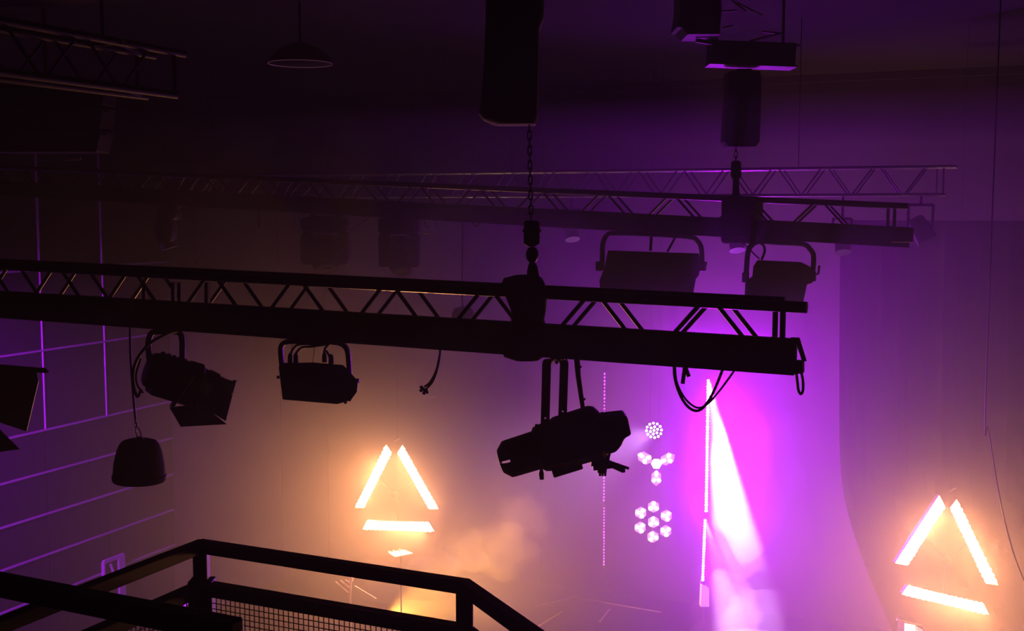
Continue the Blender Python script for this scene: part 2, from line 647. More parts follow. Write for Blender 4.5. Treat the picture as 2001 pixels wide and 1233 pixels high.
# house pendant lamp
fr = Fr(587, 124, 8.6)
pl = thing('pendant_lamp', 'wide shallow pendant lamp with pale inside, dark upper left', 'lamp', fr.P(587, 124))
rr = 62.5 * fr.s
base = fr.P(587, 124)
MB().lathe(base, UP, [(0, rr), (.02, rr * .985), (.07, rr * .86), (.13, rr * .55), (.17, rr * .2), (.175, .001)], 40).build('shade', 'black', pl, True)
MB().lathe(base - UP * .001, UP, [(-.004, rr * 1.0), (.010, rr * .99), (.012, rr * .955), (.06, rr * .82), (.11, rr * .5), (.14, .001)], 40, skip=None).build('inner_reflector', 'added_glow', pl, True)
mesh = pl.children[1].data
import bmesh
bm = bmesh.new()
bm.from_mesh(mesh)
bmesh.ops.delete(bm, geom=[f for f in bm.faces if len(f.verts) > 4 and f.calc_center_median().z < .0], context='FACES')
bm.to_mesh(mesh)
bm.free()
mesh = pl.children[0].data
bm = bmesh.new()
bm.from_mesh(mesh)
bmesh.ops.delete(bm, geom=[f for f in bm.faces if len(f.verts) > 4 and f.calc_center_median().z < .001], context='FACES')
bm.to_mesh(mesh)
bm.free()
MB().tube([base + UP * .17, Vector((base.x, base.y, CEIL))], .012, 8).build('stem', 'black', pl)

# ------------------------------------------------------------------ lamps on the front truss


def clamp(fr, x, y, parent, w=12, hgt=10):
    """hook clamp between a lamp yoke and the chord above"""
    o_ = MB().bar(fr.P(x, y - hgt), fr.P(x, y + 2), w * fr.s, .05).build('clamp', 'black', parent, bevel=.004)
    MB().ball(fr.P(x + w * .7, y - 2), 4 * fr.s).build('wing_nut', 'steel', o_)
    return o_


def flap(c, hinge, out, w0, w1, ln, name, parent):
    """one barn door: trapezoid plate from its hinge line outwards"""
    nrm = hinge.cross(out).normalized()
    pts = [c - hinge * w0, c + hinge * w0, c + hinge * w1 + out * ln, c - hinge * w1 + out * ln]
    m_ = MB().prism([p - nrm * .002 for p in pts], nrm * .004)
    m_.tube([pts[0], pts[1]], .005, 6)
    return m_.build(name, 'black', parent)


# fresnel with barn doors
fr = Fr(330, 740, D1 - .05)
fz = thing('fresnel_lamp', 'black fresnel lamp with barn doors under the nearest truss, left', 'stage lamp', fr.P(323, 650))
ax = (AX_R * .80 + AX_H * .42 - UP * .36).normalized()
s = fr.s
c0 = fr.P(292, 722, -.06)
body = MB().lathe(c0, ax, [(-.02, .02), (-.015, .075), (.0, .092), (.03, .100), (.18, .106), (.20, .114), (.26, .116), (.27, .100), (.30, .094), (.33, .094), (.33, .075)], 28).build('body', 'black', fz, True)
MB().lathe(c0 + ax * .318, ax, [(0, .082), (.012, .07), (.02, .03), (.022, .001)], 24).build('lens', pm('dark_lens', (.05, .045, .05), .1, spec=.8), fz, True)
for k in range(5):
    q = c0 + ax * (.04 + .03 * k)
    x_, y_, _ = ortho(ax)
    MB().lathe(q - ax * .004, ax, [(0, .10), (0, .113), (.008, .113), (.008, .10)], 28).build('cooling_fin', 'black', body, True)
# lower ballast box of the housing
u2 = (UP - ax * UP.dot(ax)).normalized()
s2 = ax.cross(u2).normalized()
MB().box(c0 + ax * .16 - u2 * .085, .17, .26, .07, (s2, ax, u2)).build('base_box', 'black', fz, bevel=.01)
fc = c0 + ax * .335
MB().box(fc, .19, .012, .19, (s2, ax, u2)).build('colour_frame', 'black', fz)
for pts, dys in ((((388, 726), (402, 727), (461, 747), (441, 823), (388, 790), (384, 760)), (.04, .02, .10, .22, .16, .10)),
                 (((331, 796), (392, 789), (443, 829), (353, 834)), (-.02, .12, .16, .0)),
                 (((368, 727), (392, 722), (440, 738), (404, 728)), (-.02, .10, .20, .04)),
                 (((331, 794), (372, 728), (380, 735), (340, 796)), (-.06, -.06, -.14, -.14))):
    MB().prism([fr.P(x, y, dy) for (x, y), dy in zip(pts, dys)], (ax * .2 + AX_H * .98) * .004).build('barn_door', 'black', fz)
for x, y in ((457, 745), (449, 770), (452, 751)):
    MB().box(fr.P(x + 2, y, .12), .02, .01, .012).build('door_latch', 'black', fz)
yk = smooth_path([fr.P(295, 735, -.02), fr.P(291, 690, -.03), fr.P(290, 668, -.03), fr.P(296, 651, -.02), fr.P(310, 648), fr.P(340, 648, .02), fr.P(352, 652, .03), fr.P(356, 668, .03), fr.P(356, 700, .03), fr.P(356, 742, .04)], 4)
mb = MB()
for a, b in zip(yk[:-1], yk[1:]):
    mb.bar(a, b + (b - a) * .2, 11 * s, .008, AX_H)
mb.build('yoke', 'black', fz)
clamp(fr, 320, 646, fz, 20, 10)
MB().ball(fr.P(357, 738, .02), .016).build('knob', 'black', fz, True)
MB().tube(smooth_path([fr.P(345, 648), fr.P(320, 655, -.08), fr.P(288, 675, -.1), fr.P(264, 710, -.1), fr.P(260, 745, -.1), fr.P(268, 775, -.08), fr.P(276, 760, -.07)]), .008, 8).build('power_cable', 'rubber', fz, True)
MB().tube(smooth_path([fr.P(275, 700, -.1), fr.P(266, 730, -.1), fr.P(268, 752, -.1), fr.P(280, 768, -.09)]), .005, 8).build('safety_wire', 'rubber', fz, True)

# far-left lamp, cut by the frame: only its barn doors show
fr = Fr(-60, 780, D1 - .15)
bl = thing('fresnel_lamp', 'black barn doors of a lamp cut off by the left edge', 'stage lamp', fr.P(-90, 650))
MB().prism([fr.P(-40, 708), fr.P(0, 712), fr.P(70, 718), fr.P(75, 745), fr.P(52, 843), fr.P(0, 826), fr.P(-40, 808)], AX_H * .006).build('barn_door', 'black', bl)
MB().prism([fr.P(40, 718), fr.P(86, 719), fr.P(95, 727), fr.P(88, 729), fr.P(72, 728)], AX_H * .012).build('corner_clip', 'black', bl)
MB().prism([fr.P(-40, 815, .01), fr.P(0, 840, .02), fr.P(38, 878, .06), fr.P(0, 883, .06), fr.P(-40, 880, .05)], AX_H * .006).build('barn_door', 'black', bl)
ax = (AX_R * .75 + AX_H * .55 - UP * .3).normalized()
MB().lathe(fr.P(-150, 740), ax, [(-.02, .02), (0, .10), (.22, .12), (.24, .11), (.30, .11)], 24).build('body', 'black', bl, True)
mb = MB()
yk = [fr.P(-140, 760), fr.P(-142, 670), fr.P(-130, 655), fr.P(-80, 655), fr.P(-70, 670), fr.P(-70, 760)]
for a, b in zip(yk[:-1], yk[1:]):
    mb.bar(a, b, .03, .008, AX_H)
mb.build('yoke', 'black', bl)
MB().bar(fr.P(-105, 654, .1), fr.P(-105, 590, .1), .05, .05).build('clamp', 'black', bl)
MB().bar(fr.P(-105, 654), fr.P(-105, 654, .12), .04, .02).build('bracket', 'black', bl)

# hanging bell speaker on a cord


def bell(px, py, D, wpx, hpx, cord_pts, label, skew=0.0, ring=True):
    fr = Fr(px, py, D)
    t_ = thing('pendant_speaker', label, 'speaker', fr.P(px, py))
    R0 = wpx / 2 * fr.s
    H = hpx * fr.s
    up = (UP + AX_R * skew).normalized()
    b_ = fr.P(px, py + hpx / 2)
    MB().lathe(b_, up, [(0, R0 * .86), (.0, R0 * .95), (H * .04, R0 * .99), (H * .14, R0), (H * .16, R0 * .965), (H * .45, R0 * .93), (H * .75, R0 * .82), (H * .9, R0 * .72), (H * .965, R0 * .62), (H * 1.0, R0 * .45), (H * 1.0, .001)], 36).build('shell', 'matt', t_, True)
    MB().lathe(b_ + up * H * .0, up, [(0, R0 * .865), (H * .03, R0 * .8), (H * .05, .001)], 36).build('grille', 'rubber', t_, True)
    MB().lathe(b_ + up * H * .99, up, [(0, R0 * .18), (H * .05, R0 * .17), (H * .08, R0 * .08)], 16).build('cap', 'black', t_, True)
    p0 = b_ + up * H * 1.05
    if ring:
        q = fr.P(*cord_pts[-1])
        mb_ = MB()
        for dx in (-4, 5):
            c_ = MB()
            mb_.tube([p0 + AX_R * dx * fr.s * .9, (p0 + q) / 2 + AX_R * dx * fr.s, q], .0035, 6)
        mb_.build('hanger', 'steel', t_, True)
        chain(q + UP * .03, q - UP * .03, .03, .007, .0025, 'shackle', t_)
        path = [fr.P(*c) for c in cord_pts]
    else:
        path = [fr.P(*c) for c in cord_pts] + [p0]
    MB().tube(smooth_path(path), .0065 if ring else .007, 8).build('cord', 'rubber', t_, True)
    return t_


bell(272, 899, D1, 103, 82, [(254, 628), (255, 690), (258, 740), (262, 790), (266, 830)], 'black bell-shaped pendant speaker hanging low at left on a cord', skew=.03)
bell(905, 622, D2, 52, 42, [(904, 432), (904, 480), (903, 540), (903, 580), (904, 598)], 'hazy pendant speaker half hidden behind the nearest truss', ring=False)

# asymmetric flood on the front truss


def flood(name, label, ref, D, body_pts, thick, yoke_pts, yw, parts, mat='black', tubed=False):
    fr = Fr(*ref, D)
    t_ = thing(name, label, 'stage lamp', fr.P(*ref))
    n_ = len(body_pts)
    cx = sum(p[0] for p in body_pts) / n_
    cy = sum(p[1] for p in body_pts) / n_
    front = [fr.P(x, y, -thick * .5) for x, y in body_pts]
    back_ = [fr.P(cx + (x - cx) * .9, cy + (y - cy) * .86, thick * .5) for x, y in body_pts]
    MB().loft([front, back_]).build('housing', mat, t_, bevel=.006)
    if tubed:
        MB().tube(smooth_path([fr.P(*p) for p in yoke_pts], 5), yw, 10).build('yoke', mat, t_, True)
    else:
        mb_ = MB()
        pp = smooth_path([fr.P(*p) for p in yoke_pts], 4)
        for a, b in zip(pp[:-1], pp[1:]):
            mb_.bar(a, b + (b - a) * .15, yw, .03, AX_H)
        mb_.build('yoke', mat, t_)
    return fr, t_


fr, fl = flood('flood_lamp', 'black trapezoid flood lamp under the nearest truss, left of centre', (615, 730), D1,
               [(544, 716), (552, 709), (612, 708), (671, 713), (686, 729), (700, 745), (698, 766), (686, 782), (659, 790), (552, 781)], .17,
               [(552, 720), (549, 690), (550, 676), (560, 668), (590, 667), (640, 668), (665, 671), (677, 681), (681, 700), (684, 748)], 9 * .0026, [])
MB().prism([fr.P(x, y, .09) for x, y in ((560, 722), (660, 726), (676, 745), (672, 768), (650, 778), (566, 772))], AX_H * .02).build('reflector_window', 'steel', fl)
clamp(fr, 608, 664, fl, 26, 10)
for a, b, r_ in (((541, 737), (546, 737), .008), ((681, 745), (702, 744), .012)):
    MB().tube([fr.P(*a, -.03), fr.P(*b, -.03)], r_, 10).build('knob', 'black', fl)
for k, (x, y) in enumerate(((675, 784), (683, 779))):
    MB().ball(fr.P(x, y + 2), 3.5 * fr.s).build('foot', 'black', fl)
for i, pts in enumerate((((567, 706), (569, 690), (578, 676), (595, 672), (625, 673), (650, 664)), ((578, 706), (578, 692), (590, 679), (610, 677), (640, 672), (660, 664)),
                         ((634, 705), (633, 692), (636, 680), (645, 670)), ((647, 708), (643, 695), (637, 685)))):
    cb = MB().tube(smooth_path([fr.P(*p, -.05) for p in pts]), .006, 8).build('cable', 'rubber', fl, True)
    q0, q1 = fr.P(pts[0][0], pts[0][1] + 3, -.05), fr.P(pts[0][0], pts[0][1] - 16, -.05)
    MB().tube([q0, q0 * .3 + q1 * .7, q1], [.013, .012, .007], 10).build('plug', 'rubber', cb, True)
MB().tube(smooth_path([fr.P(571, 655), fr.P(570, 680), fr.P(566, 700)]), .002, 6).build('safety_wire', 'steel', fl)
MB().tube(smooth_path([fr.P(613, 668), fr.P(614, 690), fr.P(611, 708)]), .002, 6).build('safety_wire', 'steel', fl)

# loose cable with plugs, hanging from the front truss
fr = Fr(845, 720, D1 - .03)
lc = thing('hanging_cable', 'short cable tail with bunched plugs hanging mid-left of the nearest truss', 'cable', fr.P(862, 680))
for k, o2 in enumerate((0, 4)):
    MB().tube(smooth_path([fr.P(862 - o2 * .5, 676, .01 * k), fr.P(858 + o2 * .3, 700, .01 * k), fr.P(852 + o2 * .4, 725, .01 * k), fr.P(841 + o2, 746, .01 * k), fr.P(829 + o2, 756 + o2, .01 * k)]), .0055, 8).build('cable', 'rubber', lc, True)
for (x, y, dx, dy) in ((828, 757, -7, 8), (830, 759, -2, 12), (826, 755, -5, 3), (833, 760, 2, 9)):
    MB().tube([fr.P(x, y), fr.P(x + dx, y + dy)], [.006, .008], 8).build('plug', 'rubber', lc, True)

# profile spot
fr = Fr(1100, 870, D1 - .05)
pr = thing('profile_spot', 'big black profile spotlight under the nearest truss, pointing left', 'stage lamp', fr.P(1085, 700))
a3 = R(17.5)
ax = (AX_R * math.cos(a3) + UP * math.sin(a3)).normalized()
side = AX_H
s = fr.s
A = fr.P(986, 899)


def hole(i, k):
    return i in (2, 3) and (k == 0 or 22 <= k <= 26)


vd = -(AX_F - ax * AX_F.dot(ax)).normalized()
vx = Matrix.Rotation(R(-3.75), 3, ax) @ vd
MB().lathe(A, ax, [(-11 * s, 8 * s), (-9 * s, 22 * s), (-8 * s, 24 * s), (5 * s, 36.5 * s), (12.5 * s, 37.2 * s), (66 * s, 38 * s), (72 * s, 45 * s), (80 * s, 45 * s), (80 * s, 30 * s)], 48, skip=hole, xdir=vx).build('lens_tube', 'black', pr, True)
MB().lathe(A, ax, [(70 * s, 36 * s), (76 * s, 47 * s), (100 * s, 49 * s), (108 * s, 50 * s), (114 * s, 53 * s), (186 * s, 54 * s), (196 * s, 50 * s), (205 * s, 36 * s)], 10).build('body', 'black', pr, bevel=.006)
ul = (UP - ax * UP.dot(ax)).normalized()
MB().box(A + ax * 112 * s - ul * 46 * s, 60 * s, 40 * s, 26 * s, (ax, side, ul)).build('gate_box', 'black', pr, bevel=.006)
MB().prism([fr.P(x, y, -.07) for x, y in ((1176, 815), (1187, 815), (1222, 811), (1227, 818), (1234, 850), (1221, 857), (1214, 872), (1204, 884), (1190, 888), (1160, 880))], AX_H * .14).build('lamp_housing', 'black', pr, bevel=.008)
MB().prism([fr.P(x, y, -.075) for x, y in ((1203, 870), (1213, 866), (1219, 858), (1214, 856), (1206, 862))], AX_H * .01).build('vent', 'steel', pr)
for pts in (((1158, 905), (1182, 897), (1230, 914), (1228, 918), (1213, 913), (1160, 920)), ((1170, 905), (1200, 908), (1222, 917), (1222, 923), (1216, 924), (1196, 915), (1165, 915))):
    MB().prism([fr.P(x, y, random.uniform(-.03, .0)) for x, y in pts], AX_H * .012).build('shutter_blade', 'black', pr)
MB().prism([fr.P(x, y) for x, y in ((1158, 880), (1195, 880), (1190, 902), (1155, 912))], AX_H * .04).build('shutter_carrier', 'black', pr)
MB().tube([fr.P(1058, 915), fr.P(1058, 926), fr.P(1059, 937)], [.006, .012, .010], 10).build('locking_knob', 'black', pr, True)
for x in (1172, 1177, 1182):
    MB().tube([fr.P(x, 910), fr.P(x + .5, 930)], .006, 8).build('plug_pin', 'black', pr)
MB().bar(fr.P(1168, 918), fr.P(1185, 921), .025, .022).build('plug', 'black', pr)


def arm_with_holes(top, bot, w, holes, name, parent):
    """flat bar from top to bottom with small square holes through it"""
    d = bot - top
    L = d.length
    z = d.normalized()
    x = (AX_R - z * AX_R.dot(z)).normalized()
    y = z.cross(x)
    cuts = sorted([0, 1] + [h_ - .012 for h_ in holes] + [h_ + .012 for h_ in holes])
    mb_ = MB()
    for a, b in zip(cuts[:-1], cuts[1:]):
        m_ = (a + b) / 2
        c_ = top + d * m_
        if any(abs(m_ - h_) < .006 for h_ in holes):
            for sg in (-1, 1):
                mb_.box(c_ + x * sg * w * .30, w * .40, .008, L * (b - a), (x, y, z))
        else:
            mb_.box(c_, w, .008, L * (b - a), (x, y, z))
    return mb_.build(name, 'black', parent)


arm_with_holes(fr.P(1068, 716, -.09), fr.P(1065, 835, -.09), 17 * s, [.85], 'yoke_arm', pr)
arm_with_holes(fr.P(1102.5, 712, .09), fr.P(1098.5, 836, .09), 17 * s, [.74, .93], 'yoke_arm', pr)
mb = MB()
pp = smooth_path([fr.P(1068, 722, -.09), fr.P(1068.5, 710, -.085), fr.P(1074, 704, -.06), fr.P(1085, 702, 0), fr.P(1098, 703, .06), fr.P(1102, 708, .085), fr.P(1102.5, 716, .09)], 5)
for a, b in zip(pp[:-1], pp[1:]):
    t_ = (b - a).normalized()
    mb.bar(a, b + (b - a) * .2, .008 if abs(t_.z) < .5 else .008, 17 * s, AX_R)
mb.build('yoke_top', 'black', pr)
clamp(fr, 1086, 702, pr, 20, 10)
MB().ball(fr.P(1088, 708), 4 * s).build('bolt', 'steel', pr)
MB().tube([fr.P(1045, 833, -.1), fr.P(1058, 836, -.1)], .012, 10).build('tilt_knob', 'black', pr)
o = MB().tube([fr.P(1127, 698, .02), fr.P(1130, 735, .02), fr.P(1141, 812, .02)], [.014, .012, .010], 10).build('support_rod', 'black', pr, True)
for x, y in ((1134.5, 717), (1142, 780)):
    MB().ball(fr.P(x, y, .02), .006).build('stud', 'black', o)

# swags of cable under the right of the front truss
fr = Fr(1370, 750, D1 - .02)
o = MB().tube(smooth_path([fr.P(*p) for p in ((1317, 702), (1318, 735), (1326, 765), (1340, 790), (1356, 802), (1371, 799), (1388, 778), (1402, 748), (1412, 722))]), .0065, 8)
o.tube(smooth_path([fr.P(*p, .02) for p in ((1319, 714), (1322, 745), (1334, 772), (1350, 790), (1366, 797), (1383, 789), (1404, 766), (1420, 745), (1435, 724))]), .0048, 8)
tag(o.build('cable_swag', 'rubber', smooth=True), 'pair of black cables looping below the nearest truss, right part', 'cable')
cn = thing('cable_connector', 'black connector dangling beside the cable loop under the nearest truss', 'connector', fr.P(1336, 716))
MB().tube([fr.P(1340, 712), fr.P(1337, 728), fr.P(1334, 750)], [.012, .009, .009], 10).build('socket', 'rubber', cn, True)
MB().tube([fr.P(1338, 714), fr.P(1346, 736)], .009, 10).build('plug', 'rubber', cn, True)
fr = Fr(1563, 750, D1 - .06)
tag(MB().tube(smooth_path([fr.P(*p) for p in ((1555, 718), (1558, 745), (1560, 762), (1565, 770), (1569, 762), (1569, 745), (1566, 728))]), .006, 8).build('cable_loop', 'rubber', smooth=True), 'small cable loop hanging from the right end of nearest truss', 'cable')
fr = Fr(490, 655, D1)
tag(MB().lathe(fr.P(489, 650), -UP, [(0, .022), (.012, .022), (.016, .012), (.017, .001)], 16).build('bolt_cap', 'steel', smooth=True), 'small round cap under the nearest truss, left of the flood', 'cap')

# ------------------------------------------------------------------ lamps on the second truss


def moving_head(label, ref, W, H, rounded):
    fr = Fr(*ref, D2 + .02)
    cx, y0 = ref
    t_ = thing('moving_head', label, 'stage lamp', fr.P(cx, y0))
    s_ = fr.s
    hw = W / 2
    p_ = .55 if rounded else .28
    MB().ball(fr.P(cx, y0 + 17), hw * s_, .15, 15 * s_, p=p_, nu=28, nv=14).build('base', 'matt', t_, True)
    for dx in (-.25, .25):
        MB().bar(fr.P(cx + dx * W, y0 - 6), fr.P(cx + dx * W, y0 + 6), .05, .05).build('clamp', 'matt', t_, bevel=.004)
    MB().bar(fr.P(cx - hw * .9, y0 + 32), fr.P(cx + hw * .95, y0 + 33), .02, .012).build('yoke_bridge', 'steel', t_)
    for sg in (-1, 1):
        MB().ball(fr.P(cx + sg * hw * .74, y0 + 33 + H * .42), hw * .26 * s_, .10, H * .42 * s_, p=p_, nu=20, nv=12).build('yoke_arm', 'matt', t_, True)
    MB().ball(fr.P(cx, y0 + 38 + H * .45), hw * .60 * s_, .16, H * .46 * s_, p=.6, nu=24, nv=14).build('head', 'matt', t_, True)
    ax_ = (-AX_H * .55 - UP * .8 + AX_R * .12).normalized()
    q = fr.P(cx + 2, y0 + 40 + H * .5)
    hd = MB().lathe(q, ax_, [(0, hw * .5 * s_), (.10, hw * .52 * s_), (.16, hw * .48 * s_), (.165, hw * .38 * s_), (.15, .001)], 28).build('lens_barrel', 'matt', t_, True)
    MB().prism([fr.P(cx + dx * hw, y0 + 33 + dy * H, -.165) for dx, dy in ((-.45, .52), (-.30, .24), (.32, .26), (.55, .58), (.44, .52), (.26, .34), (-.24, .32), (-.36, .52))], AX_H * .02).build('head_rim', 'steel', t_)
    return fr, t_


fr, m1 = moving_head('round-cornered moving head lamp, left one under the middle truss', (636, 421), 96, 78, True)
MB().tube(smooth_path([fr.P(685, 450), fr.P(700, 440), fr.P(722, 425)]), .006, 6).build('cable', 'rubber', m1)
fr, m2 = moving_head('square-armed moving head lamp, right one under the middle truss', (781, 424), 80, 78, False)
for x, y in ((746, 516), (811, 521)):
    MB().bar(fr.P(x - 5, y), fr.P(x + 5, y + .5), .05, .012).build('arm_end', 'cream', m2)
MB().tube(smooth_path([fr.P(828, 430), fr.P(832, 440), fr.P(840, 446)]), .005, 6).build('cable', 'rubber', m2)
MB().tube(smooth_path([fr.P(851, 432), fr.P(851, 444), fr.P(842, 455), fr.P(828, 455), fr.P(822, 452)]), .005, 6).build('cable', 'rubber', m2)

fr, f1 = flood('flood_lamp', 'wide dark flood lamp in violet haze below the middle truss', (1272, 500), D2,
               [(1188, 489), (1366, 495), (1369, 520), (1366, 538), (1360, 545), (1352, 590), (1173, 590), (1171, 548), (1180, 525)], .22,
               [(1176, 525), (1177, 500), (1178, 476), (1186, 460), (1202, 456), (1270, 458), (1345, 463), (1362, 470), (1371, 488), (1371, 530)], .021, [], tubed=True)
for x, y in ((1172, 520), (1372, 520)):
    MB().box(fr.P(x, y), .06, .05, .08).build('pivot', 'black', f1, bevel=.006)
MB().tube([fr.P(1374, 521), fr.P(1379, 520), fr.P(1380, 512)], .010, 8).build('tilt_handle', 'black', f1)
MB().tube([fr.P(1273, 458), fr.P(1271, 490)], .013, 8).build('safety_wire', 'rubber', f1)
MB().tube([fr.P(1320, 463), fr.P(1304, 492)], .010, 8).build('cable', 'rubber', f1)
clamp(fr, 1272, 456, f1, 14, 8)
fr, f2 = flood('flood_lamp', 'narrower dark flood lamp in violet haze, near the middle truss end', (1525, 520), D2,
               [(1480, 508), (1565, 512), (1582, 520), (1588, 528), (1588, 553), (1577, 556), (1568, 600), (1454, 600), (1456, 550), (1470, 540), (1472, 520)], .22,
               [(1458, 545), (1459, 520), (1462, 492), (1470, 478), (1486, 472), (1520, 474), (1568, 477), (1582, 486), (1590, 503), (1586, 550)], .021, [], tubed=True)
for x, y in ((1457, 542), (1588, 540)):
    MB().box(fr.P(x, y), .05, .05, .08).build('pivot', 'black', f2, bevel=.006)
MB().tube([fr.P(1590, 538), fr.P(1599, 535), fr.P(1601, 519)], .010, 8).build('tilt_handle', 'black', f2)
MB().tube(smooth_path([fr.P(1444, 466), fr.P(1465, 488), fr.P(1484, 506)]), .007, 6).build('safety_wire', 'rubber', f2)
MB().tube(smooth_path([fr.P(1482, 473), fr.P(1492, 480), fr.P(1494, 492), fr.P(1488, 508)]), .010, 8).build('cable', 'rubber', f2)
clamp(fr, 1520, 472, f2, 14, 8)

# thin cords and a dim lamp at the left of the second truss
fr = Fr(335, 440, D2)
ml = thing('moving_head', 'dim moving head lamp far left under the middle truss', 'stage lamp', fr.P(335, 405))
MB().ball(fr.P(330, 420), .11, .12, .06, p=.5).build('base', 'black', ml, True)
MB().ball(fr.P(325, 452), .10, .12, .14, p=.6).build('head', 'black', ml, True)
MB().bar(fr.P(346, 408), fr.P(354, 400), .01, .02).build('lever', 'cream', ml)
MB().bar(fr.P(331, 394), fr.P(331, 412), .05, .05).build('clamp', 'black', ml)
MB().lathe(fr.P(328, 470), (-UP * .9 + AX_R * .3).normalized(), [(0, .08), (.08, .085), (.08, .06)], 20).build('lens_barrel', 'steel', ml, True)
fr = Fr(381, 470, D2)
tag(MB().tube(smooth_path([fr.P(379, 399), fr.P(380, 450), fr.P(382, 490), fr.P(384, 518)]), .005, 6).build('drop_cable', 'rubber'), 'thin cord hanging from the middle truss beside the dim lamp', 'cord')
fr = Fr(507, 430, D2)
o = MB().tube([fr.P(504, 405), fr.P(506, 442)], .006, 6)
o.tube([fr.P(510, 405), fr.P(508, 446)], .006, 6)
tag(o.build('cable_tail', 'rubber'), 'short double cable tail under the middle truss, left of moving heads', 'cable')
fr = Fr(930, 435, D2)
tag(MB().tube(smooth_path([fr.P(922, 432), fr.P(928, 440), fr.P(934, 441), fr.P(939, 433)]), .006, 6).build('cable_loop', 'rubber'), 'tiny cable loop under the middle truss by the speaker cord', 'cable')

# par cans under the back truss


def par_can(x, y, label, tilt, size=1.0):
    fr = Fr(x, y, D3 + .1)
    size *= .75
    t_ = thing('par_can', label, 'stage lamp', fr.P(x, y - 30))
    ax_ = (-UP * .85 + AX_R * tilt - AX_H * .4).normalized()
    c_ = fr.P(x, y - 8)
    MB().lathe(c_, ax_, [(-.10 * size, .03), (-.09 * size, .07 * size), (.02, .09 * size), (.15 * size, .095 * size), (.16 * size, .10 * size), (.16 * size, .085 * size)], 20).build('can', 'steel', t_, True)
    MB().lathe(c_ + ax_ * .13 * size, ax_, [(0, .085 * size), (.01, .04), (.012, .001)], 20).build('lens', 'black', t_, True)
    pp_ = [c_ - AX_R * .11 * size, c_ - AX_R * .115 * size + UP * .2, c_ + AX_R * .115 * size + UP * .2, c_ + AX_R * .11 * size]
    mb_ = MB()
    for a, b in zip(pp_[:-1], pp_[1:]):
        mb_.bar(a, b, .025, .006, AX_H)
    mb_.build('yoke', 'steel', t_)
    MB().tube([c_ + UP * .2, Vector((c_.x, c_.y, A3.z - h3))], .012, 8).build('drop_pipe', 'steel', t_)


par_can(1116, 455, 'faint par can under the back truss, left of the wide flood', .1)
par_can(1438, 475, 'faint par can in the gap between the two hazy floods', .05)
par_can(1645, 478, 'faint par can below the middle truss, right of the narrow flood', 0.0)
par_can(1798, 452, 'pale par can just beyond the right end of the middle truss', .35, 1.3)

# ------------------------------------------------------------------ light fixtures on stage


def unit(v):
    return v.normalized()


def triangle(label, D, bars, centre, bolt, group, power=1.0):
    """bars: three quads of pixels (outer edge a,b, inner edge c,d)"""
    fr = Fr(*centre, D)
    t_ = thing('triangle_light', label, 'light', fr.P(*centre), group)
    hub = fr.P(*centre, .06)
    for q in bars:
        quad = [fr.P(x, y) for x, y in q]
        mid = sum(quad, Vector()) / 4
        bk = [mid + (p - mid) * 1.04 + AX_H * .012 for p in quad]
        hs = MB().prism(bk, AX_H * .07).build('light_bar', 'black', t_, bevel=.004)
        MB().prism([mid + (p - mid) * 1.03 for p in quad], AX_H * .014).build('led_panel', 'warm_led', hs)
        lens = MB()
        n_ = 15
        for k in range(n_):
            t = (k + .5) / n_
            a = quad[0].lerp(quad[1], t)
            b = quad[3].lerp(quad[2], t)
            for w_ in (.15, .5, .85):
                rad = (a - b).length * .23 * random.uniform(.9, 1.15)
                lens.ball(a.lerp(b, w_), rad, rad * .5, rad, nu=10, nv=6)
        lens.build('led_lens', 'warm_lens', hs, True)
        MB().tube([mid + AX_H * .08, hub], .006, 8).build('spoke', 'black', t_)
        # the bar's own light
        ux = (quad[1] - quad[0])
        wd = (quad[0] - quad[3]).length
        ld = bpy.data.lights.new('bar_light', 'AREA')
        ld.shape = 'RECTANGLE'
        ld.size = ux.length * .92
        ld.size_y = wd * .8
        ld.energy = TRI_W * power
        ld.color = WARM
        ld.spread = R(165)
        lo = bpy.data.objects.new('bar_light', ld)
        COL.objects.link(lo)
        zax = AIM * -1
        xax = ux.normalized()
        xax = (xax - zax * xax.dot(zax)).normalized()
        yax = zax.cross(xax)
        m = Matrix((xax, yax, zax)).transposed().to_4x4()
        m.translation = mid - AX_H * .05
        lo.matrix_world = m
    MB().ball(hub, .05, .03, .05).build('hub', 'black', t_, True)
    b_ = fr.P(*bolt, .03)
    MB().bar(b_ - AX_R * .03 - UP * .015, b_ + AX_R * .03 + UP * .02, .015, .012).build('bracket', 'cream', t_)
    MB().tube([hub, b_ + AX_H * .03, Vector((b_.x, b_.y + .03, CEIL - .02))], .0012, 6).build('suspension_wire', 'black', t_)
    return t_


TRI_W = 78.0
AIM = (Vector((0, -1, -.38))).normalized()
DT = 12.0
triangle('left triangle of three glowing warm white bars above the railing', DT,
         [[(754, 871), (695, 990), (711, 991), (764, 886)], [(787, 872), (855, 993), (838, 993), (778, 886)], [(711, 1034), (846, 1038), (836, 1021), (718, 1019)]],
         (772, 965), (776, 860), 'triangle lights facing the house')
triangle('right triangle of three glowing warm white bars near the lower right corner', DT,
         [[(1835, 971), (1752, 1099), (1774, 1103), (1845, 991)], [(1871, 979), (1949, 1141), (1927, 1138), (1859, 995)], [(1766, 1162), (1930, 1200), (1920, 1180), (1777, 1146)]],
         (1850, 1095), (1861, 957), 'triangle lights facing the house', .8)

# vertical LED tubes near the back wall
DS = 15.2


